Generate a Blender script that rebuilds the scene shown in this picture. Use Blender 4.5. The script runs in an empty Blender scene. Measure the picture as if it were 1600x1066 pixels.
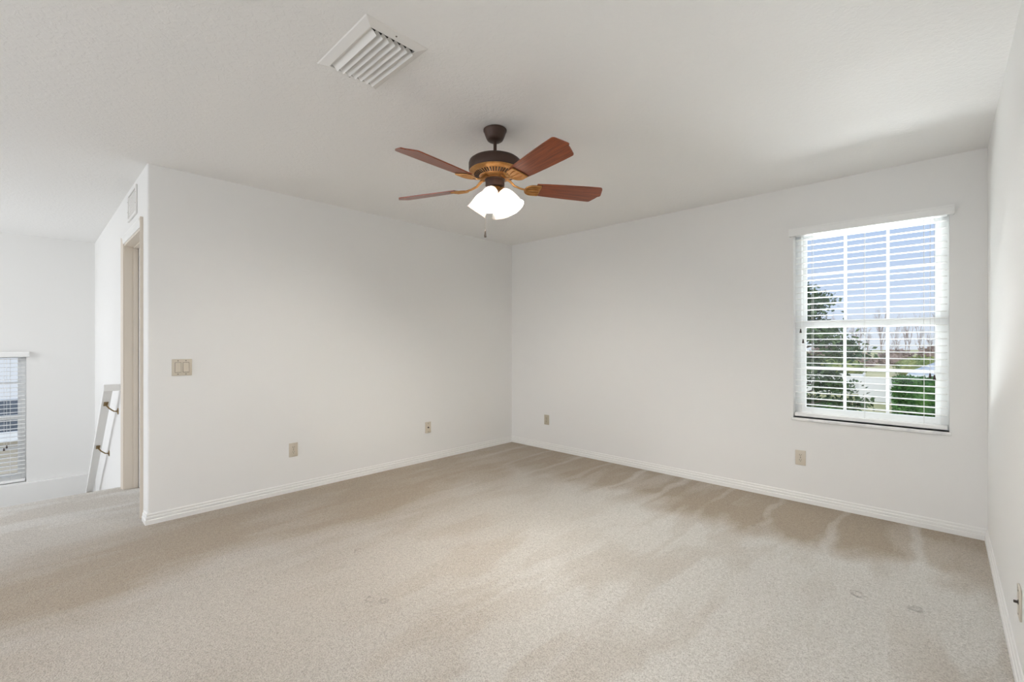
import bpy, bmesh, math, random
from mathutils import Vector, Matrix
PI = math.pi
R = math.radians
C = bpy.context.scene.collection
scene = bpy.context.scene
random.seed(7)

# ------------------------------------------------------------------ room sizes (metres)
H = 2.44            # ceiling
LA = 3.557          # length of the left wall
LB = 4.081          # length of the window wall
XE = -3.557         # far stairwell wall
XF = -1.21          # carpet edge above the stairs
YR = -6.6           # rear wall, behind the camera
ZG = -2.9           # garden level
SL = 0.0121         # the hall wall is a hair out of square
TD = PI + math.atan(SL)

# ------------------------------------------------------------------ camera
cam = bpy.data.cameras.new('camera')
cam.sensor_fit = 'HORIZONTAL'; cam.sensor_width = 36.0
cam.lens = 36.0 * 703.9 / 1600
cam.shift_y = 3.5 / 1600
cam.clip_start = 0.02; cam.clip_end = 2000
cam_o = bpy.data.objects.new('camera', cam); C.objects.link(cam_o)
cam_o.location = (3.8776, -4.0562, 1.2251)
cam_o.rotation_euler = (PI / 2, 0, R(43.688))
scene.camera = cam_o

# ------------------------------------------------------------------ colour management, sky, lights
vs = scene.view_settings
scene.display_settings.display_device = 'sRGB'
vs.view_transform = 'Standard'; vs.look = 'None'; vs.exposure = 0.2; vs.gamma = 1.0; vs.use_curve_mapping = False
scene.cycles.use_denoising = True
scene.cycles.max_bounces = 12; scene.cycles.diffuse_bounces = 8; scene.cycles.transparent_max_bounces = 24
scene.cycles.sample_clamp_indirect = 15

def lin(r, g, b):
    f = lambda c: (c / 255) / 12.92 if c / 255 <= 0.04045 else ((c / 255 + 0.055) / 1.055) ** 2.4
    return (f(r), f(g), f(b), 1.0)

world = bpy.data.worlds.new('sky'); scene.world = world; world.use_nodes = True
nt = world.node_tree; nt.nodes.clear()
n_out = nt.nodes.new('ShaderNodeOutputWorld'); n_bg = nt.nodes.new('ShaderNodeBackground')
n_tc = nt.nodes.new('ShaderNodeTexCoord'); n_sep = nt.nodes.new('ShaderNodeSeparateXYZ'); n_r = nt.nodes.new('ShaderNodeValToRGB')
nt.links.new(n_tc.outputs['Generated'], n_sep.inputs[0]); nt.links.new(n_sep.outputs['Z'], n_r.inputs[0])
n_r.color_ramp.elements[0].position = 0.0; n_r.color_ramp.elements[0].color = lin(226, 232, 244)
n_r.color_ramp.elements[1].position = 0.34; n_r.color_ramp.elements[1].color = lin(172, 200, 246)
e_ = n_r.color_ramp.elements.new(0.08); e_.color = lin(206, 220, 246)
nt.links.new(n_r.outputs[0], n_bg.inputs['Color']); n_bg.inputs['Strength'].default_value = 0.86
nt.links.new(n_bg.outputs[0], n_out.inputs[0])

def light(name, kind, loc, rot, energy, color, **kw):
    l = bpy.data.lights.new(name, kind); l.energy = energy; l.color = color
    for k, v in kw.items(): setattr(l, k, v)
    o = bpy.data.objects.new(name, l); C.objects.link(o); o.location = loc; o.rotation_euler = rot
    return o
# bright overcast sky: a very wide, soft sun
light('overcast_sun', 'SUN', (3, -12, 12), (R(48), 0, R(14)), 2.2, (1.0, 0.97, 0.92), angle=R(80))
# added lamps outside the back window, unseen above and below it, boosting its daylight
def aim(loc, target):
    return (Vector(target) - Vector(loc)).to_track_quat('-Z', 'Y').to_euler()
light('fill_lamp_sky', 'AREA', (3.2, 3.0, 3.7), aim((3.2, 3.0, 3.7), (3.45, 0.1, 1.4)), 130, (0.95, 0.975, 1.0), shape='RECTANGLE', size=3.4, size_y=1.6)
light('fill_lamp_garden', 'AREA', (2.2, 5.0, -1.0), aim((2.2, 5.0, -1.0), (3.45, 0.1, 1.4)), 1400, (0.95, 0.98, 1.0), shape='RECTANGLE', size=5.0, size_y=1.3)
# added fill lamps in made-up rear wall openings, unseen behind the camera
light('fill_lamp_rear', 'AREA', (1.9, YR + 0.03, 1.35), (R(90), 0, 0), 28, (0.94, 0.98, 1.0), shape='RECTANGLE', size=3.4, size_y=1.7)
light('fill_lamp_loft', 'AREA', (-2.4, YR + 0.03, 1.35), (R(90), 0, 0), 32, (0.96, 0.985, 1.0), shape='RECTANGLE', size=1.9, size_y=1.7)

# ------------------------------------------------------------------ materials
def mat(name, col, rough=0.6, metal=0.0, spec=0.5, coat=0.0):
    m = bpy.data.materials.new(name); m.use_nodes = True
    b = m.node_tree.nodes['Principled BSDF']
    b.inputs['Base Color'].default_value = col; b.inputs['Roughness'].default_value = rough
    b.inputs['Metallic'].default_value = metal; b.inputs['Specular IOR Level'].default_value = spec
    if coat: b.inputs['Coat Weight'].default_value = coat; b.inputs['Coat Roughness'].default_value = 0.15
    return m
def N(m, t, **kw):
    n = m.node_tree.nodes.new(t)
    for k, v in kw.items(): setattr(n, k, v)
    return n
def L(m, a, b): m.node_tree.links.new(a, b)
def bsdf(m): return m.node_tree.nodes['Principled BSDF']
def noise_bump(m, scale, strength, dist=0.004, detail=3.0, coord='Object'):
    tc = N(m, 'ShaderNodeTexCoord'); no = N(m, 'ShaderNodeTexNoise'); bu = N(m, 'ShaderNodeBump')
    no.inputs['Scale'].default_value = scale; no.inputs['Detail'].default_value = detail
    bu.inputs['Strength'].default_value = strength; bu.inputs['Distance'].default_value = dist
    L(m, tc.outputs[coord], no.inputs['Vector']); L(m, no.outputs['Fac'], bu.inputs['Height']); L(m, bu.outputs[0], bsdf(m).inputs['Normal'])
    return no
def noise_color(m, scale, c1, c2, lo=0.35, hi=0.65, detail=4.0, stretch=None):
    tc = N(m, 'ShaderNodeTexCoord'); no = N(m, 'ShaderNodeTexNoise'); ra = N(m, 'ShaderNodeValToRGB')
    no.inputs['Scale'].default_value = scale; no.inputs['Detail'].default_value = detail
    src = tc.outputs['Object']
    if stretch:
        mp = N(m, 'ShaderNodeMapping'); mp.inputs['Scale'].default_value = stretch; L(m, src, mp.inputs[0]); src = mp.outputs[0]
    L(m, src, no.inputs['Vector'])
    ra.color_ramp.elements[0].position = lo; ra.color_ramp.elements[0].color = c1
    ra.color_ramp.elements[1].position = hi; ra.color_ramp.elements[1].color = c2
    L(m, no.outputs['Fac'], ra.inputs[0]); L(m, ra.outputs[0], bsdf(m).inputs['Base Color'])
    return ra

M = {}
M['wall'] = mat('wall_paint', (0.81, 0.805, 0.793, 1), 0.75, spec=0.25); noise_bump(M['wall'], 60, 0.06, 0.002)
M['wall_outside'] = mat('outside_stucco', (0.6, 0.57, 0.52, 1), 0.9)
M['ceiling'] = mat('ceiling_knockdown', (0.85, 0.845, 0.835, 1), 0.9, spec=0.1)
def ceiling_tex(m):
    tc = N(m, 'ShaderNodeTexCoord'); n1 = N(m, 'ShaderNodeTexNoise'); ra = N(m, 'ShaderNodeValToRGB'); bu = N(m, 'ShaderNodeBump')
    n1.inputs['Scale'].default_value = 42; n1.inputs['Detail'].default_value = 3; n1.inputs['Distortion'].default_value = 0.6
    ra.color_ramp.elements[0].position = 0.46; ra.color_ramp.elements[1].position = 0.56
    L(m, tc.outputs['Object'], n1.inputs['Vector']); L(m, n1.outputs['Fac'], ra.inputs[0]); L(m, ra.outputs[0], bu.inputs['Height'])
    bu.inputs['Strength'].default_value = 0.22; bu.inputs['Distance'].default_value = 0.003
    L(m, bu.outputs[0], bsdf(m).inputs['Normal'])
ceiling_tex(M['ceiling'])
M['trim'] = mat('trim_white', (0.84, 0.835, 0.82, 1), 0.35)
M['casing'] = mat('casing_cream', (0.70, 0.63, 0.545, 1), 0.4)
M['vinyl'] = mat('window_vinyl', (0.86, 0.87, 0.87, 1), 0.35)
M['blind'] = mat('blind_white', (0.86, 0.86, 0.85, 1), 0.4)
M['cord'] = mat('cord_white', (0.75, 0.75, 0.73, 1), 0.8)
M['tassel'] = mat('tassel_brown', lin(62, 48, 42), 0.5)
M['sill'] = mat('sill_marble', (0.80, 0.80, 0.80, 1), 0.25); noise_color(M['sill'], 14, (0.72, 0.72, 0.73, 1), (0.84, 0.84, 0.83, 1), 0.4, 0.55)
M['plate'] = mat('plate_almond', lin(206, 197, 182), 0.35)
M['plate_shaded'] = mat('plate_almond_shaded', lin(186, 177, 158), 0.4)  # the almond plate again, with the far corner's shade put into its colour
M['slot'] = mat('slot_dark', lin(60, 52, 46), 0.6)
M['screw'] = mat('screw_metal', lin(120, 114, 106), 0.35, 0.6)
M['vent'] = mat('vent_enamel', (0.80, 0.79, 0.77, 1), 0.4)
M['duct'] = mat('duct_dark', lin(40, 36, 33), 0.9)
M['bronze'] = mat('fan_bronze', lin(74, 56, 48), 0.42, 0.35, 0.4); noise_bump(M['bronze'], 300, 0.08, 0.001)
M['brass'] = mat('fan_brass', lin(196, 146, 88), 0.34, 0.75); noise_color(M['brass'], 25, lin(176, 124, 70), lin(206, 158, 100), 0.3, 0.7)
M['brass_dark'] = mat('fan_brass_recess', lin(52, 34, 22), 0.6, 0.0)
M['nickel'] = mat('bracket_brass', lin(150, 128, 92), 0.3, 0.9)
M['chain'] = mat('chain_metal', lin(150, 135, 115), 0.35, 0.8)
M['wood'] = mat('blade_cherry', lin(140, 72, 36), 0.33, 0, 0.5, 0.35)
def wood_tex(m):
    tc = N(m, 'ShaderNodeTexCoord'); mp = N(m, 'ShaderNodeMapping'); mp.inputs['Scale'].default_value = (3.0, 60, 60)
    no = N(m, 'ShaderNodeTexNoise'); no.inputs['Scale'].default_value = 2.2; no.inputs['Detail'].default_value = 6; no.inputs['Distortion'].default_value = 0.4
    ra = N(m, 'ShaderNodeValToRGB'); ra.color_ramp.elements[0].position = 0.3; ra.color_ramp.elements[0].color = lin(108, 46, 18)
    ra.color_ramp.elements[1].position = 0.72; ra.color_ramp.elements[1].color = lin(160, 76, 33)
    L(m, tc.outputs['Object'], mp.inputs[0]); L(m, mp.outputs[0], no.inputs['Vector']); L(m, no.outputs['Fac'], ra.inputs[0]); L(m, ra.outputs[0], bsdf(m).inputs['Base Color'])
wood_tex(M['wood'])

def glass_mat():
    m = bpy.data.materials.new('window_glass'); m.use_nodes = True; t = m.node_tree; t.nodes.clear()
    o = t.nodes.new('ShaderNodeOutputMaterial'); mx = t.nodes.new('ShaderNodeMixShader'); tr = t.nodes.new('ShaderNodeBsdfTransparent'); gl = t.nodes.new('ShaderNodeBsdfGlossy')
    tr.inputs['Color'].default_value = (0.97, 0.985, 0.98, 1); gl.inputs['Roughness'].default_value = 0.02
    fr = t.nodes.new('ShaderNodeFresnel'); fr.inputs['IOR'].default_value = 1.25
    t.links.new(fr.outputs[0], mx.inputs[0]); t.links.new(tr.outputs[0], mx.inputs[1]); t.links.new(gl.outputs[0], mx.inputs[2]); t.links.new(mx.outputs[0], o.inputs[0])
    return m
M['glass'] = glass_mat()
def shade_mat():
    m = bpy.data.materials.new('frosted_shade'); m.use_nodes = True; t = m.node_tree; b = t.nodes['Principled BSDF']
    b.inputs['Base Color'].default_value = (0.92, 0.915, 0.90, 1); b.inputs['Roughness'].default_value = 0.35
    o = t.nodes['Material Output']
    tl = t.nodes.new('ShaderNodeBsdfTranslucent'); tl.inputs['Color'].default_value = (0.040, 0.0385, 0.036, 1)
    lw = t.nodes.new('ShaderNodeLayerWeight'); lw.inputs['Blend'].default_value = 0.35
    mr = t.nodes.new('ShaderNodeMapRange'); mr.inputs['From Min'].default_value = 0.25; mr.inputs['From Max'].default_value = 0.95; mr.inputs['To Min'].default_value = 0.25; mr.inputs['To Max'].default_value = 0.01
    mx = t.nodes.new('ShaderNodeMixShader')
    t.links.new(lw.outputs['Facing'], mr.inputs['Value']); t.links.new(mr.outputs[0], mx.inputs[0])
    t.links.new(b.outputs[0], mx.inputs[1]); t.links.new(tl.outputs[0], mx.inputs[2]); t.links.new(mx.outputs[0], o.inputs[0])
    return m
M['shade'] = shade_mat()
M['rim'] = mat('shade_rim_cream', (0.80, 0.76, 0.68, 1), 0.4)
def bulb_mat():
    m = bpy.data.materials.new('lit_bulb'); m.use_nodes = True; b = bsdf(m)
    b.inputs['Base Color'].default_value = (0.9, 0.9, 0.9, 1); b.inputs['Emission Color'].default_value = (1.0, 0.95, 0.87, 1); b.inputs['Emission Strength'].default_value = 1650
    return m
M['bulb'] = bulb_mat()

# carpet: tufted pile, vacuum tracks by the window wall, brushed band along the left wall, painted light tones, furniture dents
def carpet_mat():
    m = mat('carpet_beige', (0.5, 0.45, 0.38, 1), 0.95, spec=0.08); b = bsdf(m)
    b.inputs['Sheen Weight'].default_value = 0.25; b.inputs['Sheen Roughness'].default_value = 0.5
    def math_(op, a, c=None, clamp=False):
        n = N(m, 'ShaderNodeMath', operation=op); n.use_clamp = clamp
        for i, v in enumerate((a, c)):
            if v is None: continue
            if isinstance(v, (int, float)): n.inputs[i].default_value = v
            else: L(m, v, n.inputs[i])
        return n.outputs[0]
    def smooth(v, a, c):
        n = N(m, 'ShaderNodeMapRange', interpolation_type='SMOOTHSTEP'); n.inputs['From Min'].default_value = a; n.inputs['From Max'].default_value = c
        L(m, v, n.inputs['Value']); return n.outputs[0]
    def noise(scale, detail=3, dist=0.0, vec=None):
        n = N(m, 'ShaderNodeTexNoise'); n.inputs['Scale'].default_value = scale; n.inputs['Detail'].default_value = detail; n.inputs['Distortion'].default_value = dist
        L(m, vec or P, n.inputs['Vector']); return n.outputs['Fac']
    tc = N(m, 'ShaderNodeTexCoord'); P = tc.outputs['Object']
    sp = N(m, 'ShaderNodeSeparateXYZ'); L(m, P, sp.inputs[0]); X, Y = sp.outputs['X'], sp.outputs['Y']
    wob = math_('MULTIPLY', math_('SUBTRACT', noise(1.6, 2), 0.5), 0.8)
    # brushed pile and painted light falloff, darker: strips by the window and left walls
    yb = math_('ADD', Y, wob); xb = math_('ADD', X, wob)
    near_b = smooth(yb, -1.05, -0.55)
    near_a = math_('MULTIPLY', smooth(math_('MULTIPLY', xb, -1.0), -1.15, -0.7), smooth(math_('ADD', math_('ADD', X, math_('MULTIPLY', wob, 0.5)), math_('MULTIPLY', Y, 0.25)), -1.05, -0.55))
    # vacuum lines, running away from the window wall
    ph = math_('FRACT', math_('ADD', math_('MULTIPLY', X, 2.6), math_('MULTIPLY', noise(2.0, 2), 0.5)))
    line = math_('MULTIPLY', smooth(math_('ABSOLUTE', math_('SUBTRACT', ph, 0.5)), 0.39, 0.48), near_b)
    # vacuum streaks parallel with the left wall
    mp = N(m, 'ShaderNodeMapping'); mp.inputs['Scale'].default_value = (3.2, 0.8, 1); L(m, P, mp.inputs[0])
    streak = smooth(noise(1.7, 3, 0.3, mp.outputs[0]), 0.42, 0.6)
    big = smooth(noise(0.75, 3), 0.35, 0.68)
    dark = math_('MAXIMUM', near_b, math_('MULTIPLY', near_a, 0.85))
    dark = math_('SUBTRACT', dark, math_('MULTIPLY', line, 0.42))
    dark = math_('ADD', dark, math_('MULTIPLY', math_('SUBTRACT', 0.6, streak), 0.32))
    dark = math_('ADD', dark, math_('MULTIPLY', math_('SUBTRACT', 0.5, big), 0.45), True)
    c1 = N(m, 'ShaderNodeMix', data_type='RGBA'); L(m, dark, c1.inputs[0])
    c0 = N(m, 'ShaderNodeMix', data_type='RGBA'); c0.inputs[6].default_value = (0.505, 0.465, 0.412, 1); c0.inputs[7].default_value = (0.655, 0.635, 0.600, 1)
    lean_light = smooth(math_('ADD', math_('ADD', math_('MULTIPLY', X, 0.8), math_('MULTIPLY', Y, 0.35)), math_('MULTIPLY', wob, 0.9)), 0.25, 1.7)  # paler to the right: pile lean plus window light painted into the colour
    hall = math_('SUBTRACT', 1.0, smooth(X, -0.9, 0.1)); L(m, math_('MAXIMUM', lean_light, hall), c0.inputs[0]); L(m, c0.outputs[2], c1.inputs[6]); c1.inputs[7].default_value = (0.385, 0.315, 0.235, 1)
    # pile
    mp2 = N(m, 'ShaderNodeMapping'); mp2.inputs['Scale'].default_value = (1, 1, 0.3); L(m, P, mp2.inputs[0])
    fine = noise(190, 2, 0.5, mp2.outputs[0]); mid = noise(75, 3, 1.0, mp2.outputs[0])
    pile = math_('ADD', math_('MULTIPLY', fine, 0.6), math_('MULTIPLY', mid, 0.4))
    shade = smooth(pile, 0.30, 0.66)
    c2 = N(m, 'ShaderNodeMix', data_type='RGBA', blend_type='MULTIPLY'); c2.inputs[0].default_value = 1.0
    gr = N(m, 'ShaderNodeValToRGB'); gr.color_ramp.elements[0].color = (0.64, 0.62, 0.60, 1); gr.color_ramp.elements[1].color = (1.12, 1.12, 1.12, 1)
    L(m, shade, gr.inputs[0]); L(m, c1.outputs[2], c2.inputs[6]); L(m, gr.outputs[0], c2.inputs[7]); L(m, c2.outputs[2], b.inputs['Base Color'])
    # dents left by furniture feet
    hgt = pile
    for dx, dy, rr in DENTS:
        v = N(m, 'ShaderNodeVectorMath', operation='DISTANCE'); v.inputs[1].default_value = (dx, dy, 0); L(m, P, v.inputs[0])
        d = math_('ADD', v.outputs['Value'], math_('MULTIPLY', math_('SUBTRACT', mid, 0.5), 0.05))
        hgt = math_('SUBTRACT', hgt, math_('MULTIPLY', math_('SUBTRACT', 1.0, smooth(d, rr * 0.45, rr)), 2.2))
    bu = N(m, 'ShaderNodeBump'); bu.inputs['Strength'].default_value = 0.75; bu.inputs['Distance'].default_value = 0.010
    L(m, hgt, bu.inputs['Height']); L(m, bu.outputs[0], b.inputs['Normal'])
    return m
DENTS = [(1.9, -2.97, 0.03), (1.96, -2.93, 0.025), (1.38, -2.76, 0.025), (1.43, -3.35, 0.02), (2.98, -0.75, 0.03), (3.58, -1.3, 0.035), (3.79, -1.27, 0.03), (1.72, -2.37, 0.025)]
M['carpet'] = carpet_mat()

M['lawn'] = mat('lawn', (0.3, 0.3, 0.12, 1), 1.0, spec=0.0)
noise_color(M['lawn'], 0.12, lin(158, 158, 112), lin(214, 202, 160), 0.38, 0.6, 6)
M['leaf'] = mat('oak_leaf', lin(62, 82, 50), 0.5); noise_color(M['leaf'], 1.5, lin(44, 66, 40), lin(92, 112, 70), 0.35, 0.65)
M['hedge'] = mat('hedge_leaf', lin(60, 104, 44), 0.5); noise_color(M['hedge'], 2.2, lin(40, 84, 34), lin(92, 138, 62), 0.35, 0.65)
M['bush'] = mat('bush_leaf', lin(128, 140, 78), 0.7); noise_color(M['bush'], 1.2, lin(104, 122, 64), lin(160, 164, 100), 0.35, 0.65)
M['bark'] = mat('bark_brown', lin(92, 80, 70), 0.9)
M['twig'] = mat('bare_twigs', lin(166, 148, 138), 0.95, spec=0.0)
M['fence'] = mat('fence_vinyl', (0.80, 0.78, 0.76, 1), 0.5)
M['siding'] = mat('siding_beige', lin(206, 196, 180), 0.7)
M['house'] = mat('house_wall', lin(214, 210, 202), 0.8)
M['roof'] = mat('roof_shingle', lin(186, 192, 198), 0.9); noise_color(M['roof'], 3.0, lin(170, 176, 184), lin(200, 204, 208), 0.35, 0.65, 6, (1, 1, 4))
M['roof_dark'] = mat('roof_dark_shingle', lin(84, 88, 90), 0.9); noise_color(M['roof_dark'], 5.0, lin(62, 66, 68), lin(104, 106, 106), 0.35, 0.65, 6)

# ------------------------------------------------------------------ mesh helpers
class MB:
    def __init__(s): s.bm = bmesh.new()
    def box(s, x0, x1, y0, y1, z0, z1, mtx=None, bevel=0.0, seg=2):
        g = bmesh.ops.create_cube(s.bm, size=1.0)['verts']
        for v in g:
            v.co = Vector(((x0 + x1) / 2 + v.co.x * (x1 - x0), (y0 + y1) / 2 + v.co.y * (y1 - y0), (z0 + z1) / 2 + v.co.z * (z1 - z0)))
        if bevel:
            es = list({e for v in g for e in v.link_edges})
            r = bmesh.ops.bevel(s.bm, geom=es, offset=bevel, segments=seg, affect='EDGES', profile=0.5)
            g = list({v for f in r['faces'] for v in f.verts} | {v for v in g if v.is_valid})
            if mtx:
                vs_ = set(g)
                for v in vs_: v.co = mtx @ v.co
            return s
        if mtx:
            for v in g: v.co = mtx @ v.co
        return s
    def prism(s, poly, d0, d1, axis='z', mtx=None):
        def P(a, b, d):
            p = {'z': (a, b, d), 'y': (a, d, b), 'x': (d, a, b)}[axis]
            p = Vector(p); return mtx @ p if mtx else p
        lo = [s.bm.verts.new(P(a, b, d0)) for a, b in poly]; hi = [s.bm.verts.new(P(a, b, d1)) for a, b in poly]
        n = len(poly); s.bm.faces.new(lo[::-1]); s.bm.faces.new(hi)
        for i in range(n): s.bm.faces.new((lo[i], lo[(i + 1) % n], hi[(i + 1) % n], hi[i]))
        return s
    def lathe(s, prof, seg=40, mtx=None, caps=True):
        rings = []
        for r, z in prof:
            ring = []
            for i in range(seg):
                a = 2 * PI * i / seg; p = Vector((r * math.cos(a), r * math.sin(a), z)); ring.append(s.bm.verts.new(mtx @ p if mtx else p))
            rings.append(ring)
        for a, b in zip(rings, rings[1:]):
            for i in range(seg): s.bm.faces.new((a[i], a[(i + 1) % seg], b[(i + 1) % seg], b[i]))
        if caps:
            s.bm.faces.new(rings[0][::-1]); s.bm.faces.new(rings[-1])
        return s
    def tube(s, pts, r, seg=8, mtx=None, flat=1.0):
        pts = [Vector(p) for p in pts]; rings = []
        rad = r if isinstance(r, (list, tuple)) else [r] * len(pts)
        for i, p in enumerate(pts):
            t = (pts[min(i + 1, len(pts) - 1)] - pts[max(i - 1, 0)]).normalized()
            up = Vector((0, 0, 1)) if abs(t.z) < 0.92 else Vector((1, 0, 0))
            a = t.cross(up).normalized(); b = a.cross(t).normalized(); ring = []
            for k in range(seg):
                q = p + a * (math.cos(2 * PI * k / seg) * rad[i]) + b * (math.sin(2 * PI * k / seg) * rad[i] * flat)
                ring.append(s.bm.verts.new(mtx @ q if mtx else q))
            rings.append(ring)
        for a, b in zip(rings, rings[1:]):
            for k in range(seg): s.bm.faces.new((a[k], a[(k + 1) % seg], b[(k + 1) % seg], b[k]))
        s.bm.faces.new(rings[0][::-1]); s.bm.faces.new(rings[-1])
        return s
    def sweep(s, path, prof, closed=False):
        """path: list of (x, y, nx, ny) with nx,ny the outward mitre vector; prof: list of (out, z)"""
        rows = [[s.bm.verts.new((x + nx * o, y + ny * o, z)) for o, z in prof] for x, y, nx, ny in path]
        for a, b in zip(rows, rows[1:]):
            for k in range(len(prof) - 1): s.bm.faces.new((a[k], b[k], b[k + 1], a[k + 1]))
        s.bm.faces.new(rows[0]); s.bm.faces.new(rows[-1][::-1])
        return s
    def build(s, name, material, parent=None, smooth=35):
        bmesh.ops.recalc_face_normals(s.bm, faces=s.bm.faces)
        me = bpy.data.meshes.new(name); s.bm.to_mesh(me); s.bm.free()
        me.materials.append(material)
        if smooth:
            me.polygons.foreach_set('use_smooth', [True] * len(me.polygons)); me.set_sharp_from_angle(angle=R(smooth))
        o = bpy.data.objects.new(name, me); C.objects.link(o)
        if parent: o.parent = parent
        return o
def empty(name, loc, rz=0.0):
    o = bpy.data.objects.new(name, None); o.empty_display_size = 0.1; C.objects.link(o); o.location = loc; o.rotation_euler = (0, 0, rz); return o
def tag(o, label, cat, group=None):
    o['label'] = label; o['category'] = cat
    if group: o['group'] = group
    return o
def struct(o, label=None):
    o['kind'] = 'structure'
    if label: o['label'] = label
    return o
def copy_tree(o, parent=None):
    c = o.copy(); C.objects.link(c)
    if parent: c.parent = parent
    for ch in [x for x in C.objects if x.parent == o]: copy_tree(ch, c)
    return c

# ------------------------------------------------------------------ room shell
T = 0.16
# openings: window_1 in the window wall, window_2 in the stairwell wall, door_1 in the hall wall
W1 = dict(cx=3.474, z0=0.65, w=0.874, h=1.455)
W2 = dict(cy=-4.602, z0=-0.33, w=0.874, h=1.455)

mb = MB()
nose = [(XF + 0.02 - 0.02 * math.sin(R(t)), -0.02 + 0.02 * math.cos(R(t))) for t in (0, 22, 45, 68, 90)]
mb.prism(nose + [(XF, -0.28), (LB, -0.28), (LB, 0.0)], YR, -LA, 'y')
mb.box(-0.05, LB, -LA, 0.0, -0.28, 0.0)
mb.box(-1.15, -0.05, -LA, -3.38, -0.28, 0.0)
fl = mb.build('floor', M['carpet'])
struct(fl, 'beige cut pile carpet over the whole loft floor')

mb = MB(); mb.box(XE - T, LB + T, YR - T, T, H, H + 0.15); struct(mb.build('ceiling', M['ceiling']))

# left wall, with a softly rounded outer corner
rc = 0.012
cor = [(-rc + rc * math.cos(a), -LA + rc + rc * math.sin(a)) for a in [R(x) for x in (0, -22.5, -45, -67.5, -90)]]
mb = MB(); mb.prism([(0, 0)] + cor + [(-0.06, -LA - SL * 0.06), (-0.06, -3.41), (-0.12, -3.41), (-0.12, 0)], 0, H); struct(mb.build('wall_left', M['wall']))

def wall_with_hole(name, L0, L1, z0, z1, holes, to_world, thick, material):
    """slab in the plane (a, z), thick along b = 0..-thick"""
    mb = MB(); xs = sorted({L0, L1, *[h[0] for h in holes], *[h[1] for h in holes]}); zs = sorted({z0, z1, *[h[2] for h in holes], *[h[3] for h in holes]})
    for i in range(len(xs) - 1):
        for k in range(len(zs) - 1):
            ca, cz = (xs[i] + xs[i + 1]) / 2, (zs[k] + zs[k + 1]) / 2
            if any(h[0] < ca < h[1] and h[2] < cz < h[3] for h in holes): continue
            mb.box(xs[i], xs[i + 1], -thick, 0, zs[k], zs[k + 1])
    bmesh.ops.remove_doubles(mb.bm, verts=mb.bm.verts, dist=1e-5)
    seen = {}
    for f in list(mb.bm.faces): seen.setdefault(tuple(sorted(v.index for v in f.verts)), []).append(f)
    mb.bm.verts.index_update(); seen = {}
    for f in list(mb.bm.faces): seen.setdefault(tuple(sorted(v.index for v in f.verts)), []).append(f)
    bmesh.ops.delete(mb.bm, geom=[f for v in seen.values() if len(v) > 1 for f in v], context='FACES_ONLY')
    o = mb.build(name, material); o.matrix_world = to_world
    return struct(o)
def frame(loc, rz): return Matrix.Translation(loc) @ Matrix.Rotation(rz, 4, 'Z')
# window wall: local x runs to -X, local y out into the room
wall_with_hole('wall_back', -LB, 0.0, 0, H, [(-W1['cx'] - W1['w'] / 2, -W1['cx'] + W1['w'] / 2, W1['z0'], W1['z0'] + W1['h'])], frame((0, 0, 0), PI), T, M['wall'])
mb = MB(); mb.box(LB, LB + 0.12, YR, T, -0.28, H); struct(mb.build('wall_right', M['wall']))
# hall wall with the doorway: u from the corner, local y out to the hall
DU0, DU1, DZ = 0.215, 1.085, 2.055
wall_with_hole('wall_hall', 0.06, 3.56, -2.9, H, [(DU0, DU1, -0.28, DZ)], frame((0, -LA, 0), TD), 0.15, M['wall'])
# stairwell wall: local x runs to -Y, local y out to the room (+X)
a0 = -W2['cy'] - W2['w'] / 2
wall_with_hole('wall_stairwell', 3.45, -YR, ZG, H, [(a0, a0 + W2['w'], W2['z0'], W2['z0'] + W2['h'])], frame((XE, 0, 0), -PI / 2), T, M['wall'])
mb = MB(); mb.box(XE, XE + 0.07, YR, -LA - 0.043, ZG, -0.335, bevel=0.004); struct(mb.build('trim_1', M['wall']), 'white ledge below the stairwell window')
# unseen rear wall, its openings added for the fill lamps
wall_with_hole('wall_rear', -LB, -XE, ZG, H, [(-3.6, -0.2, 0.5, 2.2), (1.45, 3.35, 0.5, 2.2)], Matrix.Translation((0, YR, 0)) @ Matrix.Scale(-1, 4, (1, 0, 0)), T, M['wall'])

# stairs below the carpet edge
mb = MB(); pr = [(XF - 0.004, -0.02)]; x, z = XF - 0.004, -0.19
pr = [(x, z)]
for k in range(8):
    pr += [(x - 0.255, z), (x - 0.255, z - 0.185)]; x -= 0.255; z -= 0.185
pr += [(x, ZG), (XF - 0.004, ZG)]
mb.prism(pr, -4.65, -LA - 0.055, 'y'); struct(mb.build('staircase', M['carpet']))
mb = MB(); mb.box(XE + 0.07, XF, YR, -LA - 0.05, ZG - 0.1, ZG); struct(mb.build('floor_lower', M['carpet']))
mb = MB(); mb.box(XF, XF + 0.1, YR, -LA + 0.15, ZG, -0.28); struct(mb.build('wall_lower', M['wall']))

# baseboards
BH = 0.0725
PROF = [(0.0, 0.0), (0.0140, 0.0), (0.0140, 0.028), (0.0125, 0.031), (0.0085, 0.034), (0.0105, 0.038), (0.0105, 0.048), (0.0090, 0.052), (0.0055, 0.055), (0.0065, 0.060), (0.0065, 0.067), (0.0040, BH), (0.0, BH)]
mb = MB()
mb.sweep([(0, 0, 1, -1), (0, -LA, 1, -1), (-0.125, -LA - SL * 0.125, 0, -1)], PROF); struct(mb.build('baseboard_left', M['trim'], smooth=0))
mb = MB(); mb.sweep([(0, 0, 1, -1), (LB, 0, -1, -1)], PROF); struct(mb.build('baseboard_back', M['trim'], smooth=0))
mb = MB(); mb.sweep([(LB, 0, -1, -1), (LB, YR, -1, 0)], PROF); struct(mb.build('baseboard_right', M['trim'], smooth=0))

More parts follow.
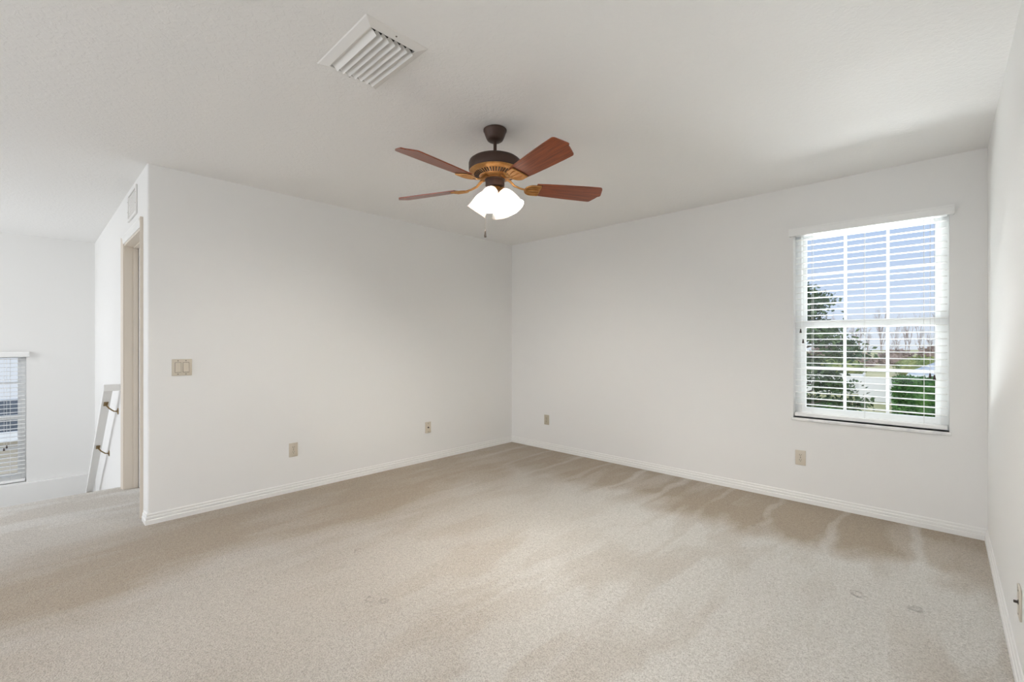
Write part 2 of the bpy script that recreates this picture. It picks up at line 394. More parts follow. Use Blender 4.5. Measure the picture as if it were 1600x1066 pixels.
# ------------------------------------------------------------------ door in the hall wall
dr = empty('door_1', (0, -LA, 0), TD); struct(dr, 'cream door frame in the hall wall beside the corner')
JD = 0.15
mb = MB()
for (u0, u1) in ((DU0, DU0 + 0.018), (DU1 - 0.018, DU1)): mb.box(u0, u1, -JD, 0.002, 0.001, DZ - 0.018)
mb.box(DU0, DU1, -JD, 0.002, DZ - 0.018, DZ)
mb.build('door_jamb', M['casing'], dr)
mb = MB()
for (u0, u1) in ((DU0 + 0.018, DU0 + 0.030), (DU1 - 0.030, DU1 - 0.018)): mb.box(u0, u1, -0.088, -0.055, 0.001, DZ - 0.03, bevel=0.002)
mb.box(DU0 + 0.018, DU1 - 0.018, -0.088, -0.055, DZ - 0.03, DZ - 0.018, bevel=0.002)
mb.build('door_stop', M['casing'], dr)
def casing_leg(u0, u1, flip):
    p = [(0, 0), (0.018, 0.0), (0.018, 0.012), (0.014, 0.02), (0.013, 0.035), (0.011, 0.05), (0.008, 0.057), (0, 0.057)]
    poly = [((u0 + a if not flip else u1 - a), o) for o, a in p]
    mb = MB(); mb.prism(poly, 0.001, DZ + 0.055, 'z'); return mb.build('door_casing', M['casing'], dr, 25)
casing_leg(DU0 - 0.050, DU0 + 0.007, False); casing_leg(DU1 - 0.007, DU1 + 0.050, True)
p = [(0, 0.057), (0.018, 0.057), (0.018, 0.045), (0.014, 0.037), (0.013, 0.022), (0.011, 0.007), (0.008, 0), (0, 0)]
mb = MB(); mb.prism([(o, DZ - 0.002 + a) for o, a in p], DU0 + 0.007, DU1 - 0.007, 'x'); mb.build('door_casing', M['trim'], dr, 25)
mb = MB(); mb.box(DU0 + 0.02, DU1 - 0.02, -0.125, -0.09, 0.006, DZ - 0.02, bevel=0.002)
for zz in ((0.12, 0.85), (1.0, 1.92)):
    for uu in ((DU0 + 0.12, (DU0 + DU1) / 2 - 0.05), ((DU0 + DU1) / 2 + 0.05, DU1 - 0.12)):
        mb.box(uu[0], uu[1], -0.09, -0.084, zz[0], zz[1], bevel=0.003)
mb.build('door_slab', M['trim'], dr)

# ------------------------------------------------------------------ windows
def make_window(name, loc, rz, w, h, label):
    root = empty(name, loc, rz); struct(root, label)
    f = 0.042; y0, y1 = -0.15, -0.075
    mb = MB()
    mb.box(-w / 2, -w / 2 + f, y0, y1, 0, h, bevel=0.003); mb.box(w / 2 - f, w / 2, y0, y1, 0, h, bevel=0.003)
    mb.box(-w / 2 + f, w / 2 - f, y0, y1, 0, 0.04, bevel=0.003); mb.box(-w / 2 + f, w / 2 - f, y0, y1, h - 0.04, h, bevel=0.003)
    mb.build('window_frame', M['vinyl'], root)
    mid = 0.724; gw = w / 2 - f
    for (nm, z0, z1, ya, yb) in (('lower_sash', 0.040, mid + 0.027, -0.108, -0.083), ('upper_sash', mid - 0.025, h - 0.04, -0.138, -0.113)):
        mb = MB(); r = 0.026
        mb.box(-gw, -gw + r, ya, yb, z0, z1); mb.box(gw - r, gw, ya, yb, z0, z1)
        lo = 0.05 if nm == 'upper_sash' else 0.036; hi = 0.05 if nm == 'lower_sash' else r
        mb.box(-gw + r, gw - r, ya, yb, z0, z0 + lo); mb.box(-gw + r, gw - r, ya, yb, z1 - hi, z1)
        sash = mb.build(nm, M['vinyl'], root)
        mb = MB(); ym = (ya + yb) / 2; iw = gw - r
        for t in (-1 / 3, 1 / 3): mb.box(t * iw - 0.009, t * iw + 0.009, ym - 0.008, ym + 0.008, z0 + lo, z1 - hi)
        zm = 1.112 if nm == 'upper_sash' else 0.385
        for k in (-1, 0, 1): mb.box(iw * 2 / 3 * k - iw / 3 + 0.009 * (k > -1), iw * 2 / 3 * k + iw / 3 - 0.009 * (k < 1), ym - 0.008, ym + 0.008, zm - 0.009, zm + 0.009)
        mb.build('muntin', M['vinyl'], sash)
        mb = MB(); mb.box(-iw, iw, ym - 0.002, ym + 0.002, z0 + lo, z1 - hi); mb.build('pane', M['glass'], sash, 0)
    return root
w1 = make_window('window_1', (W1['cx'], 0, W1['z0']), PI, W1['w'], W1['h'], 'white single hung window with grilles in the back wall')
mb = MB(); mb.box(-0.447, 0.447, -0.075, 0.016, -0.022, 0.0, bevel=0.004, seg=3); mb.build('window_sill', M['sill'], w1)
w2 = make_window('window_2', (XE, W2['cy'], W2['z0']), -PI / 2, W2['w'], W2['h'], 'white window over the stairwell at the left edge')

def make_blind(loc, rz, w, h, label, lift_z):
    root = tag(empty('window_blind', loc, rz), label, 'blind')
    mb = MB(); vz0, vz1 = h - 0.052, h + 0.007; vw = w / 2 + 0.023
    mb.prism([(0.0375, vz0), (0.040, vz0 + 0.004), (0.040, vz1 - 0.014), (0.036, vz1 - 0.008), (0.036, vz1), (0.026, vz1), (0.026, vz0)], -vw, vw, 'x')
    mb.box(-vw, -vw + 0.010, 0.001, 0.027, vz0, vz1); mb.box(vw - 0.010, vw, 0.001, 0.027, vz0, vz1)
    mb.build('valance', M['blind'], root, 20)
    sw = w / 2 - 0.010
    mb = MB(); mb.box(-sw, sw, -0.062, -0.006, h - 0.046, h - 0.002, bevel=0.003); mb.build('head_rail', M['blind'], root)
    # one slat, slightly crowned, then copies
    mb = MB(); n = 6; top, bot = [], []
    for i in range(n + 1):
        t = i / n; y = -0.0595 + 0.050 * t; c = 0.0028 * (1 - (2 * t - 1) ** 2); top.append((y, c + 0.0016)); bot.append((y, c - 0.0012))
    mb.prism(top + bot[::-1], -sw, sw, 'x')
    s0 = mb.build('slat', M['blind'], root, 60)
    z = h - 0.078; first = True
    while z > 0.062:
        s = s0 if first else s0.copy()
        if not first: C.objects.link(s); s.parent = root
        s.location = (0, 0, z); first = False; z -= 0.0455
    mb = MB(); mb.prism([(-0.060, 0.012), (-0.009, 0.012), (-0.0085, 0.032), (-0.012, 0.036), (-0.057, 0.036), (-0.0605, 0.032)], -sw, sw, 'x'); mb.build('bottom_rail', M['blind'], root, 20)
    for x in (-0.315, 0.0, 0.315):
        mb = MB(); mb.tube([(x, -0.0078, 0.036), (x, -0.0078, h - 0.05)], 0.0011, 5); mb.tube([(x, -0.0615, 0.036), (x, -0.0615, h - 0.05)], 0.0011, 5)
        mb.build('ladder_cord', M['cord'], root)
    def cord(nm, x, zt):
        mb = MB(); mb.tube([(x, -0.003, h - 0.05), (x, -0.003, zt + 0.03)], 0.0012, 5); c = mb.build(nm, M['cord'], root)
        mb = MB(); mb.lathe([(0.002, 0.032), (0.0045, 0.028), (0.0055, 0.016), (0.008, 0.004), (0.008, 0.0)], 10, Matrix.Translation((x, -0.003, zt))); mb.build('tassel', M['tassel'], c)
    for x, dz in lift_z: cord('pull_cord', x, dz)
    return root
make_blind((W1['cx'], 0, W1['z0']), PI, W1['w'], W1['h'], 'white slatted blind in the back wall window, slats open to the garden', [(-0.345, 0.345), (-0.366, 0.335), (0.388, 0.655), (0.372, 0.575)])
make_blind((XE, W2['cy'], W2['z0']), -PI / 2, W2['w'], W2['h'], 'white slatted blind in the stairwell window at the far left', [(-0.290, 0.40), (-0.270, 0.375)])

# ------------------------------------------------------------------ wall plates
def plate_base(name, loc, rz, w, h, label, cat, group=None, m='plate'):
    root = tag(empty(name, loc, rz), label, cat, group)
    mb = MB(); mb.box(-w / 2, w / 2, 0.0, 0.006, -h / 2, h / 2, bevel=0.0025); mb.build('plate', M[m], root)
    return root
def screw(root, x, z, y=0.006):
    mb = MB(); mb.lathe([(0.0038, 0), (0.0034, 0.0012), (0.0015, 0.0016)], 12, Matrix.Translation((x, y - 0.0003, z)) @ Matrix.Rotation(-PI / 2, 4, 'X')); mb.build('screw', M['screw'], root)
def duplex(loc, rz, label, m='plate'):
    root = plate_base('wall_outlet', loc, rz, 0.070, 0.114, label, 'outlet', 'duplex outlets', m)
    for sz in (-0.0195, 0.0195):
        a = [(0.0165 * math.cos(t) , max(-0.0125, min(0.0125, 0.0165 * math.sin(t)))) for t in [2 * PI * k / 28 for k in range(28)]]
        mb = MB(); mb.prism([(x, z + sz) for x, z in a], 0.004, 0.0078, 'y'); rec = mb.build('receptacle', M[m], root, 40)
        mb = MB(); mb.box(-0.0072, -0.0048, 0.0070, 0.0081, sz + 0.0005, sz + 0.0085); mb.box(0.0048, 0.0072, 0.0070, 0.0081, sz - 0.0005, sz + 0.0085)
        mb.lathe([(0.0026, 0), (0.0026, 0.0011)], 12, Matrix.Translation((0, 0.0070, sz - 0.0065)) @ Matrix.Rotation(-PI / 2, 4, 'X')); mb.build('slots', M['slot'], rec)
    screw(root, 0, 0); return root
def coax(loc, rz, label):
    root = plate_base('cable_jack', loc, rz, 0.070, 0.114, label, 'cable jack', 'cable jack plates')
    mb = MB(); mt = Matrix.Translation((0, 0.0055, 0)) @ Matrix.Rotation(-PI / 2, 4, 'X')
    mb.lathe([(0.0085, 0), (0.0085, 0.002), (0.0055, 0.0022), (0.0048, 0.0028), (0.0048, 0.012), (0.0036, 0.0125)], 18, mt); mb.build('connector', M['slot'], root)
    screw(root, 0, 0.042); screw(root, 0, -0.042); return root
duplex((0.0, -2.613, 0.345), -PI / 2, 'almond duplex outlet low on the left wall, the plate nearest the light switch')
coax((0.0, -1.266, 0.348), -PI / 2, 'almond cable jack plate low on the left wall near the far corner')
duplex((0.562, 0.0, 0.338), PI, 'almond outlet toned with painted shade, low on the back wall close to the far corner', 'plate_shaded')
duplex((3.086, 0.0, 0.342), PI, 'almond duplex outlet on the back wall under the window')
coax((LB, -1.63, 0.295), PI / 2, 'almond cable jack plate low on the right wall at the picture edge')
sw = plate_base('light_switch', (0.0, -3.367, 1.055), -PI / 2, 0.117, 0.117, 'almond double rocker light switch on the left wall near the hall corner', 'light switch')
for x in (-0.023, 0.023):
    mb = MB(); mb.prism([(0.006, -0.0335), (0.0125, -0.0325), (0.0085, 0.0), (0.0075, 0.0335), (0.006, 0.0335)], x - 0.0165, x + 0.0165, 'x'); mb.build('rocker', M['plate'], sw, 20)
    mb = MB()
    for (a, b, c, d) in ((x - 0.0182, x - 0.0165, -0.0352, 0.0352), (x + 0.0165, x + 0.0182, -0.0352, 0.0352), (x - 0.0165, x + 0.0165, -0.0352, -0.0335), (x - 0.0165, x + 0.0165, 0.0335, 0.0352)):
        mb.box(a, b, 0.0055, 0.0065, c, d)
    mb.build('rocker_gap', M['slot'], sw, 0)
    screw(sw, x, 0.047); screw(sw, x, -0.047)

# return grille above the hall door
g = tag(empty('wall_vent', (-0.61, -LA - SL * 0.61, 2.292), TD), 'white return air grille high on the hall wall above the door', 'vent')
mb = MB(); gw, gh = 0.20, 0.108
for a in ((-gw, -gw + 0.022, -gh, gh), (gw - 0.022, gw, -gh, gh), (-gw + 0.022, gw - 0.022, -gh, -gh + 0.022), (-gw + 0.022, gw - 0.022, gh - 0.022, gh)): mb.box(a[0], a[1], 0, 0.012, a[2], a[3], bevel=0.003)
mb.build('vent_frame', M['vent'], g)
for k in range(12):
    mb = MB(); z = -gh + 0.022 + k * 0.0138
    mb.prism([(0.002, z), (0.0085, z), (0.0085, z + 0.001), (0.0055, z + 0.0137), (0.002, z + 0.0137)], -gw + 0.022, gw - 0.022, 'x'); mb.build('louver', M['vent'], g, 0)
for x in (-gw + 0.011, gw - 0.011): screw(g, x, -0.03, 0.012); screw(g, x, 0.05, 0.012)

# ceiling register
v = tag(empty('ceiling_vent', (2.131, -3.089, H)), 'white curved blade air register in the ceiling', 'vent')
ow, oh, iw, ih = 0.214, 0.139, 0.174, 0.099
mb = MB(); bm = mb.bm
ring = [(ow, oh, 0.0), (ow - 0.004, oh - 0.004, -0.003), (iw + 0.004, ih + 0.004, -0.013), (iw, ih, -0.012), (iw, ih, 0.0)]
rows = [[bm.verts.new((sx * a, sy * b, z)) for sx, sy in ((-1, -1), (1, -1), (1, 1), (-1, 1))] for a, b, z in ring]
for a, b in zip(rows, rows[1:]):
    for k in range(4): bm.faces.new((a[k], a[(k + 1) % 4], b[(k + 1) % 4], b[k]))
mb.build('vent_frame', M['vent'], v, 0)
mb = MB(); mb.box(-iw, iw, -ih, ih, -0.0012, -0.0004); mb.build('duct', M['duct'], v, 0)
for k in range(7):
    y0 = -ih + 0.002 + k * (2 * ih - 0.004) / 7; pit = (2 * ih - 0.004) / 7; a, b = [], []
    for i in range(7):
        t = i / 6; yy = y0 + pit * 1.05 * t; zz = -0.002 - 0.021 * (t ** 1.7); a.append((yy, zz)); b.append((yy + 0.0006, zz + 0.0014))
    mb = MB(); mb.prism(a + b[::-1], -iw + 0.003, iw - 0.013, 'x'); mb.build('vent_blade', M['vent'], v, 50)
for x in (-ow + 0.02, ow - 0.02):
    mb = MB(); mb.lathe([(0.004, 0), (0.0035, -0.0015)], 10, Matrix.Translation((x, 0, -0.0078))); mb.build('screw', M['screw'], v)

# ------------------------------------------------------------------ handrail going down the stairs along the hall wall
hr = tag(empty('handrail', (-1.25, -LA - SL * 1.25, 0), TD), 'white wooden handrail sloping down the stairwell beside the door frame', 'handrail')
sl = 0.735; v0, v1 = 0.055, 0.112; zt = 0.872
mb = MB()
mb.prism([(0.0, zt), (0.05, zt), (2.2, zt - sl * 2.15), (2.2, zt - sl * 2.15 - 0.055), (0.03, zt - 0.055), (0.0, zt - 0.055)], v0, v1, 'y')
mb.box(0.0, 0.055, 0.001, v0, zt - 0.055, zt)
mb.build('rail', M['trim'], hr, 0)
for u in (0.20, 0.86, 1.75):
    zb = zt - 0.055 - sl * (u - 0.03)
    mb = MB(); vm = (v0 + v1) / 2
    mb.lathe([(0.030, 0), (0.028, 0.005), (0.012, 0.010)], 20, Matrix.Translation((u, 0.0005, zb - 0.075)) @ Matrix.Rotation(-PI / 2, 4, 'X'))
    mb.tube([(u, 0.006, zb - 0.075), (u, 0.03, zb - 0.072), (u, 0.06, zb - 0.045), (u, vm, zb - 0.012), (u, vm, zb - 0.003)], 0.0058, 10)
    mb.box(u - 0.03, u + 0.03, vm - 0.015, vm + 0.015, zb - 0.006, zb - 0.0005, Matrix.Translation((u, 0, zb)) @ Matrix.Rotation(math.atan(sl), 4, 'Y') @ Matrix.Translation((-u, 0, -zb)))
    mb.build('bracket', M['nickel'], hr)

# ------------------------------------------------------------------ ceiling fan
fan = tag(empty('ceiling_fan', (2.040, -2.272, H)), 'five blade ceiling fan with cherry wood blades, bronze motor and four lit glass shades', 'ceiling fan')
Z = lambda z: z - H
UP = Matrix.Translation((0, 0, 0.025))
mb = MB(); mb.lathe([(0.060, 0.0), (0.066, -0.004), (0.066, -0.012), (0.062, -0.018), (0.058, -0.031), (0.050, -0.051), (0.044, -0.062), (0.034, -0.069), (0.014, -0.071)], 40); mb.build('canopy', M['bronze'], fan)
mb = MB(); mb.lathe([(0.0095, -0.065), (0.0095, -0.170)], 16); mb.build('downrod', M['bronze'], fan)
mb = MB(); mb.lathe([(0.016, -0.185), (0.030, -0.190), (0.100, -0.194), (0.132, -0.200), (0.145, -0.210), (0.149, -0.222), (0.149, -0.258), (0.146, -0.264), (0.05, -0.266)], 64, UP); mb.build('motor_housing', M['bronze'], fan)
mb = MB(); mb.lathe([(0.05, -0.262), (0.145, -0.263), (0.145, -0.270), (0.136, -0.278), (0.121, -0.281), (0.088, -0.293), (0.080, -0.297), (0.080, -0.304), (0.062, -0.307), (0.062, -0.311), (0.02, -0.312)], 64, UP); ring_o = mb.build('vent_ring', M['brass'], fan)
mb = MB()
for k in range(44):
    a = 2 * PI * k / 44
    mb.box(-0.0150, 0.0150, -0.0033, 0.0033, -0.0022, 0.0012, UP @ Matrix.Rotation(a, 4, 'Z') @ Matrix.Translation((0.1045, 0, -0.2874)) @ Matrix.Rotation(-math.atan2(0.012, 0.033), 4, 'Y'))
mb.build('vent_slots', M['brass_dark'], ring_o, 0)
mb = MB(); mb.lathe([(0.050, -0.309), (0.057, -0.311), (0.057, -0.316), (0.054, -0.319), (0.054, -0.345), (0.050, -0.352), (0.034, -0.356)], 40, UP); mb.build('switch_housing', M['bronze'], fan)
mb = MB(); mb.lathe([(0.030, -0.352), (0.034, -0.357), (0.034, -0.366), (0.027, -0.374), (0.024, -0.392), (0.018, -0.402), (0.010, -0.408), (0.006, -0.416), (0.004, -0.420)], 32, UP); mb.build('light_fitter', M['brass'], fan)

def blade_outline():
    r = []
    top = [(0.238, 0.054), (0.30, 0.060), (0.42, 0.0675), (0.54, 0.073), (0.594, 0.0745), (0.603, 0.0725), (0.608, 0.067), (0.615, 0.055), (0.624, 0.040), (0.632, 0.025), (0.634, 0.018), (0.640, 0.013), (0.648, 0.008), (0.6505, 0.001)]
    bot = [(0.645, -0.022), (0.638, -0.048), (0.635, -0.060), (0.631, -0.068), (0.623, -0.0735), (0.612, -0.0745), (0.54, -0.073), (0.42, -0.0675), (0.30, -0.060), (0.238, -0.054)]
    return top + bot
PITCH = Matrix.Rotation(R(-14), 4, 'X')
ZB = -0.322
def make_blade():
    mt = Matrix.Translation((0, 0, ZB)) @ PITCH
    mb = MB(); mb.prism(blade_outline(), -0.003, 0.003, 'z', mt)
    b = mb.build('blade', M['wood'], fan, 30)
    # cast brass iron under the blade root
    mb = MB(); D = [(0.262, 0.046)] + [(0.222 - 0.047 * math.sin(t), 0.047 * math.cos(t)) for t in [R(x) for x in range(0, 181, 15)]] + [(0.262, -0.046)]
    mb.prism(D, -0.0062, -0.0034, 'z', mt)
    ir = mb.build('blade_iron', M['brass'], b, 30)
    mb = MB(); zz = -0.0075
    mb.tube([(x, y, zz) for x, y in D], 0.0042, 8, mt); mb.tube([(0.262, -0.046, zz), (0.262, 0.046, zz)], 0.0035, 8, mt)
    mb.tube([(0.176, 0, zz), (0.262, 0, zz)], 0.0045, 8, mt)
    for s in (1, -1): mb.tube([(0.182, 0.010 * s, zz), (0.205, 0.022 * s, zz), (0.235, 0.027 * s, zz), (0.262, 0.022 * s, zz)], 0.0035, 8, mt)
    mb.tube([(0.060, 0, -0.278), (0.085, 0, -0.285), (0.115, 0, -0.312), (0.150, 0, -0.324), (0.182, 0, ZB - 0.007)], [0.012, 0.012, 0.010, 0.009, 0.009], 10, None, 0.55)
    mb.build('iron_arm', M['brass'], b, 40)
    mb = MB(); mb.box(0.2655, 0.2685, -0.050, 0.050, -0.0042, -0.0029, mt); mb.build('iron_edge', M['brass_dark'], b, 0)
    return b
PHI = -14.0
b0 = make_blade(); b0.rotation_euler.z = R(PHI)
for k in range(1, 5):
    c = copy_tree(b0, fan); c.rotation_euler.z = R(PHI + 72 * k)

def make_lamp():
    tilt = R(36); r0, z0 = 0.044, -0.356
    mt = Matrix.Translation((r0, 0, z0)) @ Matrix.Rotation(PI - tilt, 4, 'Y')     # local +z along the shade axis, outward and down
    prof = [(0.020, 0.0), (0.026, 0.004), (0.035, 0.018), (0.043, 0.040), (0.048, 0.066), (0.051, 0.088), (0.054, 0.102), (0.058, 0.112)]
    prof = [(r * 1.08, z * 1.12) for r, z in prof]
    inner = [(r - 0.0025, z) for r, z in prof[::-1]]
    mb = MB(); mb.lathe(prof + inner[:1], 48, mt, caps=False); sh = mb.build('lamp_shade', M['shade'], fan, 60)
    mb = MB(); rr, rz = prof[-1]
    mb.lathe([(rr + 0.0016 * math.cos(t), rz + 0.0016 * math.sin(t)) for t in [2 * PI * k / 8 for k in range(9)]], 48, mt, caps=False); mb.build('shade_rim', M['rim'], sh, 60)
    mb = MB(); mb.lathe([(0.012, -0.020), (0.019, -0.016), (0.022, -0.004), (0.027, 0.002), (0.027, 0.007), (0.020, 0.010), (0.016, 0.012)], 24, mt)
    mb.tube([(0.012, 0, -0.348), (0.026, 0, -0.340), (0.036, 0, -0.344), (r0, 0, z0 + 0.004)], 0.0065, 10)
    mb.build('lamp_socket', M['brass'], sh, 50)
    mb = MB(); mb.lathe([(0.012, 0.013), (0.013, 0.030), (0.020, 0.046), (0.0245, 0.060), (0.022, 0.074), (0.014, 0.083), (0.003, 0.086)], 24, mt); mb.build('bulb', M['bulb'], sh, 60)
    return sh
l0 = make_lamp(); l0.rotation_euler.z = R(24)
for k in range(1, 4):
    c = copy_tree(l0, fan); c.rotation_euler.z = R(24 + 90 * k)

ch = Vector((math.cos(R(43.69)), math.sin(R(43.69)), 0)) * -0.055 + Vector((0.6907, -0.7231, 0)) * 0.012
mb = MB(); mb.tube([(ch.x, ch.y, -0.320), (ch.x, ch.y, Z(1.862))], 0.0009, 6); pc = mb.build('pull_chain', M['chain'], fan)
mb = MB(); mb.lathe([(0.0015, 0.040), (0.0035, 0.036), (0.004, 0.026), (0.0065, 0.010), (0.0072, 0.003), (0.006, 0.0)], 14, Matrix.Translation((ch.x, ch.y, Z(1.824)))); mb.build('chain_tassel', M['tassel'], pc)

# ------------------------------------------------------------------ garden
mb = MB(); bm = mb.bm; nx, ny = 60, 60; gv = []
for j in range(ny + 1):
    row = []
    for i in range(nx + 1):
        x = -140 + 280 * i / nx; y = 0.3 + 260 * (j / ny) ** 1.6
        z = ZG + 0.9 * math.sin(x * 0.035 + 1.0) * min(1, max(0, (y - 34) / 60)) + 0.6 * min(1, max(0, (y - 45) / 60))
        row.append(bm.verts.new((x, y, z)))
    gv.append(row)
for j in range(ny):
    for i in range(nx): bm.faces.new((gv[j][i], gv[j][i + 1], gv[j + 1][i + 1], gv[j + 1][i]))
struct(mb.build('ground', M['lawn'], smooth=80))
M['bounce_ground'] = mat('neutral_bounce_ground', lin(178, 170, 158), 1.0, spec=0.0); noise_color(M['bounce_ground'], 6.0, lin(160, 152, 142), lin(196, 188, 176))  # unseen yard surface, toned neutral so its bounce leaves the siding untinted
mb = MB(); mb.box(-40, XE - T - 0.02, -40, 0.3, ZG - 0.1, ZG - 0.002); struct(mb.build('ground', M['bounce_ground'], smooth=0))

def add_leaf(bm, p, s, rng):
    d = Vector((rng.gauss(0, 1), rng.gauss(0, 1), rng.gauss(0, 0.7))).normalized(); w = d.cross(Vector((rng.gauss(0, 1), rng.gauss(0, 1), rng.gauss(0, 1)))).normalized(); nn = d.cross(w)
    a = bm.verts.new(p); b = bm.verts.new(p + d * s * 0.5 + w * s * 0.28 + nn * s * 0.08); c = bm.verts.new(p + d * s); e = bm.verts.new(p + d * s * 0.5 - w * s * 0.28 + nn * s * 0.08)
    bm.faces.new((a, b, c)); bm.faces.new((a, c, e))
def leafy_tree(loc, name, label, rad, height, nl, leaf, material, seed):
    rng = random.Random(seed); root = tag(empty(name, loc), label, 'tree')
    mb = MB(); mb.tube([(0, 0, -0.05), (0.05, 0.02, height * 0.3), (-0.04, 0.05, height * 0.62), (0.02, 0, height * 0.92)], [0.13, 0.11, 0.07, 0.02], 9)
    tips = []
    for k in range(46):
        z = height * (0.22 + 0.74 * (k / 45)); a = k * 2.4; t = (z / height - 0.22) / 0.78
        ln = rad * (0.55 + 0.5 * rng.random()) * (1.05 - 0.75 * t ** 1.6)
        p1 = Vector((math.cos(a) * ln * 0.5, math.sin(a) * ln * 0.5, z + ln * 0.12)); p2 = Vector((math.cos(a + 0.2) * ln, math.sin(a + 0.2) * ln, z + ln * 0.10))
        mb.tube([(0, 0, z - 0.1), p1, p2], [0.03, 0.018, 0.006], 5); tips.append((p1, p2, ln))
    mb.build('trunk', M['bark'], root)
    mb = MB()
    for k in range(nl):
        p1, p2, ln = rng.choice(tips); t = rng.random() ** 0.7; p = p1.lerp(p2, t) + Vector((rng.gauss(0, 0.16), rng.gauss(0, 0.16), rng.gauss(0, 0.085))) * rad / 1.8
        add_leaf(mb.bm, p, leaf * (0.7 + 0.6 * rng.random()), rng)
    mb.build('foliage', material, root, 0)
    return root
leafy_tree((0.92, 9.9, ZG), 'oak_tree', 'dark green leafy tree close outside the back window, at its left', 2.05, 5.7, 15000, 0.115, M['leaf'], 3)

def leafy_mass(name, loc, label, cat, size, nl, leaf, material, seed, group=None, squarish=False):
    rng = random.Random(seed); mb = MB(); sx, sy, sz = size
    core = bmesh.ops.create_icosphere(mb.bm, subdivisions=3, radius=1.0)['verts']
    for v_ in core:
        d = v_.co.normalized()
        if squarish:
            m_ = max(abs(d.x), abs(d.y), abs(d.z)); d = d.lerp(d / m_, 0.8)
        k = 0.86 + 0.1 * rng.random(); v_.co = Vector((d.x * sx * k, d.y * sy * k, sz + d.z * sz * k))
    for k in range(nl):
        d = Vector((rng.gauss(0, 1), rng.gauss(0, 1), rng.gauss(0, 1))).normalized()
        if squarish:
            d = Vector((rng.uniform(-1, 1), rng.uniform(-1, 1), rng.uniform(-1, 1))); ax = rng.randrange(3); d[ax] = 1.0 if rng.random() < 0.5 else -1.0
        q = 0.88 + 0.14 * rng.random(); add_leaf(mb.bm, Vector((d.x * sx * q, d.y * sy * q, sz + d.z * sz * q)), leaf * (0.6 + 0.8 * rng.random()), rng)
    for v_ in mb.bm.verts: v_.co.z = max(v_.co.z, -0.02)
    o = mb.build(name, material, None, 0); o.location = loc
    return tag(o, label, cat, group)
leafy_mass('hedge', (5.2, 29.4, ZG), 'clipped dark green hedge outside, lower right of the back window', 'hedge', (3.25, 0.9, 1.1), 15000, 0.16, M['hedge'], 5, squarish=True)
for k, (x, y, s) in enumerate([(-12.5, 44.5, 1.0), (-8.6, 43.8, 0.7), (-4.6, 58, 1.5), (-9.0, 62, 1.7), (2.5, 62, 1.6), (-16, 66, 1.9)]):
    leafy_mass('shrub', (x, y, ZG), 'olive green shrub standing on the rough ground beyond the white fence', 'shrub', (1.6 * s, 1.4 * s, 0.85 * s), 1500, 0.25, M['bush'], 20 + k, 'shrubs beyond the fence')
leafy_mass('low_bush', (-1.35, 29.2, ZG), 'small bright green bush at the foot of the white fence', 'shrub', (1.1, 0.5, 0.36), 1600, 0.13, M['hedge'], 41)

# white vinyl fence: a nearer panel by the hedge, then further panels to the left
fe = tag(empty('garden_fence', (0, 0, ZG)), 'white vinyl privacy fence crossing the garden left of the hedge', 'fence')
def panel(a, b, h):
    a, b = Vector((*a, 0)), Vector((*b, 0)); d = (b - a); ln = d.length; mt = Matrix.Translation(a) @ Matrix.Rotation(math.atan2(d.y, d.x), 4, 'Z')
    mb = MB(); mb.box(0.06, ln - 0.06, -0.02, 0.02, 0.05, h - 0.05, mt)
    for z in (0.05, h - 0.12): mb.box(0.06, ln - 0.06, -0.03, 0.03, z, z + 0.12, mt)
    for k in range(int(ln / 0.15)): mb.box(0.12 + k * 0.15, 0.128 + k * 0.15, -0.024, 0.024, 0.17, h - 0.12, mt)
    mb.build('fence_panel', M['fence'], fe, 0)
    for p in (0.0, ln):
        mb = MB(); mb.box(p - 0.06, p + 0.06, -0.06, 0.06, -0.05, h + 0.04, mt); mb.prism([(p - 0.075, h + 0.04), (p + 0.075, h + 0.04), (p, h + 0.10)], -0.075, 0.075, 'y', mt); mb.build('fence_post', M['fence'], fe, 0)
pts = [(1.55, 36.2), (-0.35, 36.0)]
panel(pts[1], pts[0], 1.78)
panel((-0.35, 36.3), (-0.55, 40.6), 1.7); 
for k in range(6): panel((-2.95 - 2.4 * k, 40.7), (-0.6 - 2.4 * k, 40.7), 1.7)

def hip_house(name, loc, rz, w, d, hw, hr_, label, wall, roof, over=0.5):
    root = tag(empty(name, loc, rz), label, 'house')
    mb = MB(); mb.box(-w / 2, w / 2, -d / 2, d / 2, -0.02, hw); mb.build('house_walls', wall, root, 0)
    mb = MB(); bm = mb.bm; a, b = w / 2 + over, d / 2 + over; rx = a - b
    v_ = [bm.verts.new(p) for p in ((-a, -b, hw), (a, -b, hw), (a, b, hw), (-a, b, hw), (-rx, 0, hw + hr_), (rx, 0, hw + hr_))]
    for f in ((0, 1, 5, 4), (1, 2, 5), (2, 3, 4, 5), (3, 0, 4), (3, 2, 1, 0)): bm.faces.new([v_[i] for i in f])
    mb.build('house_roof', roof, root, 0)
    mb = MB()
    for p in ((-a - 0.02, a + 0.02, -b - 0.02, -b), (-a - 0.02, a + 0.02, b, b + 0.02), (-a - 0.02, -a, -b, b), (a, a + 0.02, -b, b)): mb.box(p[0], p[1], p[2], p[3], hw - 0.16, hw + 0.03)
    mb.build('fascia', M['trim'], root, 0)
    return root
hip_house('neighbour_house', (7.75, 37.6, ZG), 0, 10.0, 6.0, 2.1, 1.9, 'pale house with a light grey hipped roof beyond the hedge', M['house'], M['roof'])
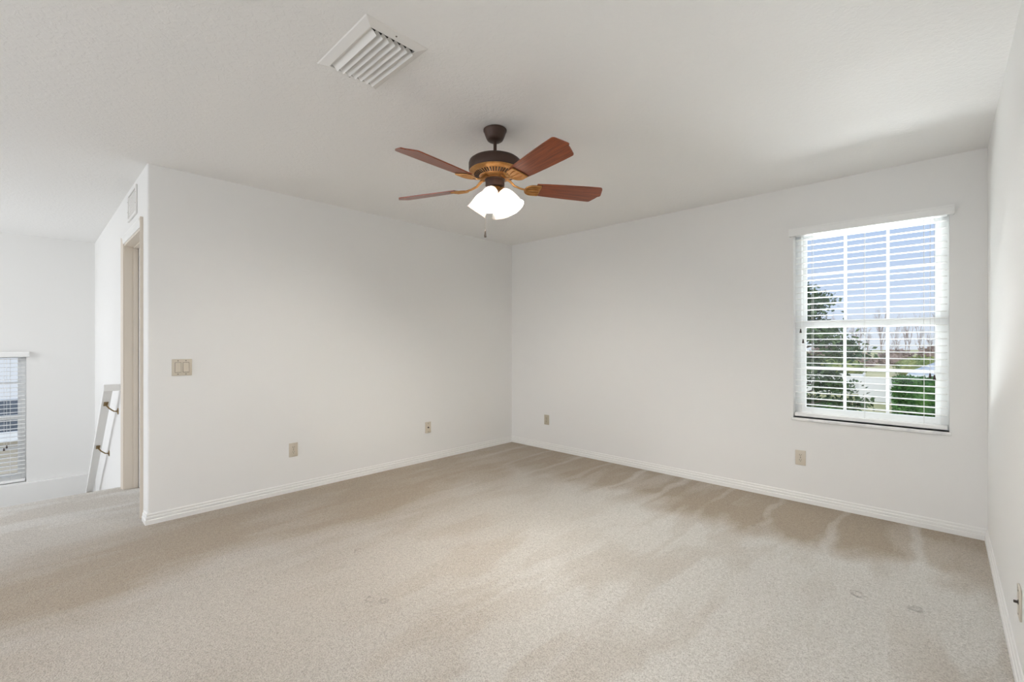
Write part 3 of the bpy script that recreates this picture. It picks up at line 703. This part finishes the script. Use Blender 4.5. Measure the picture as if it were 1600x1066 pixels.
# house next door, seen through the stairwell window
nb = hip_house('siding_house', (-12.6, -4.5, ZG), PI / 2, 16.0, 6.6, 2.42, 0.15, 'beige sided house with a dark grey roof outside the stairwell window', M['siding'], M['roof_dark'], 0.4)
mb = MB()
for k in range(14): mb.box(-8.0, 8.0, -3.318, -3.30, 0.15 + k * 0.16, 0.295 + k * 0.16)
mb.build('siding_boards', M['siding'], nb, 0)

# bare winter trees behind the field
def bare_tree_mesh(seed, h):
    rng = random.Random(seed); mb = MB()
    def grow(p, d, ln, r, lvl):
        q = p + d * ln * 0.55; q2 = p + d * ln + Vector((rng.gauss(0, 0.06), rng.gauss(0, 0.06), 0)) * ln
        mb.tube([p, q, q2], [r, r * 0.8, r * 0.55], 5 if lvl < 2 else 3)
        if lvl >= 4: return

        for k in range(4 if lvl < 3 else 5):
            t = 0.35 + 0.65 * rng.random(); s = p.lerp(q2, t)
            nd = (d + Vector((rng.gauss(0, 0.55), rng.gauss(0, 0.55), rng.gauss(0.1, 0.3)))).normalized()
            grow(s, nd, ln * (0.5 + 0.2 * rng.random()), r * 0.5, lvl + 1)
    grow(Vector((0, 0, -0.1)), Vector((0, 0, 1)), h * 0.5, 0.16, 0)
    me_o = mb.build('bare_tree', M['twig'], None, 0); return me_o
protos = [bare_tree_mesh(s, 9.0) for s in (11, 12, 13)]
rng = random.Random(99); used = [False] * 3
for k in range(46):
    row, col = k % 2, k // 2
    row = k % 3; col = k // 3; x = -36 + col * 3.3 + row * 1.1 + rng.uniform(-0.25, 0.25); y = 84 + row * 9 + rng.uniform(-2, 2)
    i = k % 3; o = protos[i] if not used[i] else protos[i].copy()
    if used[i]: C.objects.link(o)
    used[i] = True
    s = 0.75 + 0.4 * rng.random(); o.location = (x, y, ZG - 0.2); o.scale = (s * 0.36, s * 0.36, s); o.rotation_euler.z = rng.random() * 6
    tag(o, 'leafless grey brown tree in the far tree line seen through the back window', 'tree', 'bare trees of the far tree line')
for k in range(9):
    leafy_mass('thicket', (-31 + k * 4.3, 78 + (k % 2) * 2.2, ZG + 0.1), 'low brown winter thicket along the foot of the far tree line', 'thicket', (2.1, 1.0, 1.2 + 0.3 * (k % 3)), 900, 0.5, M['twig'], 60 + k, 'thickets at the tree line')
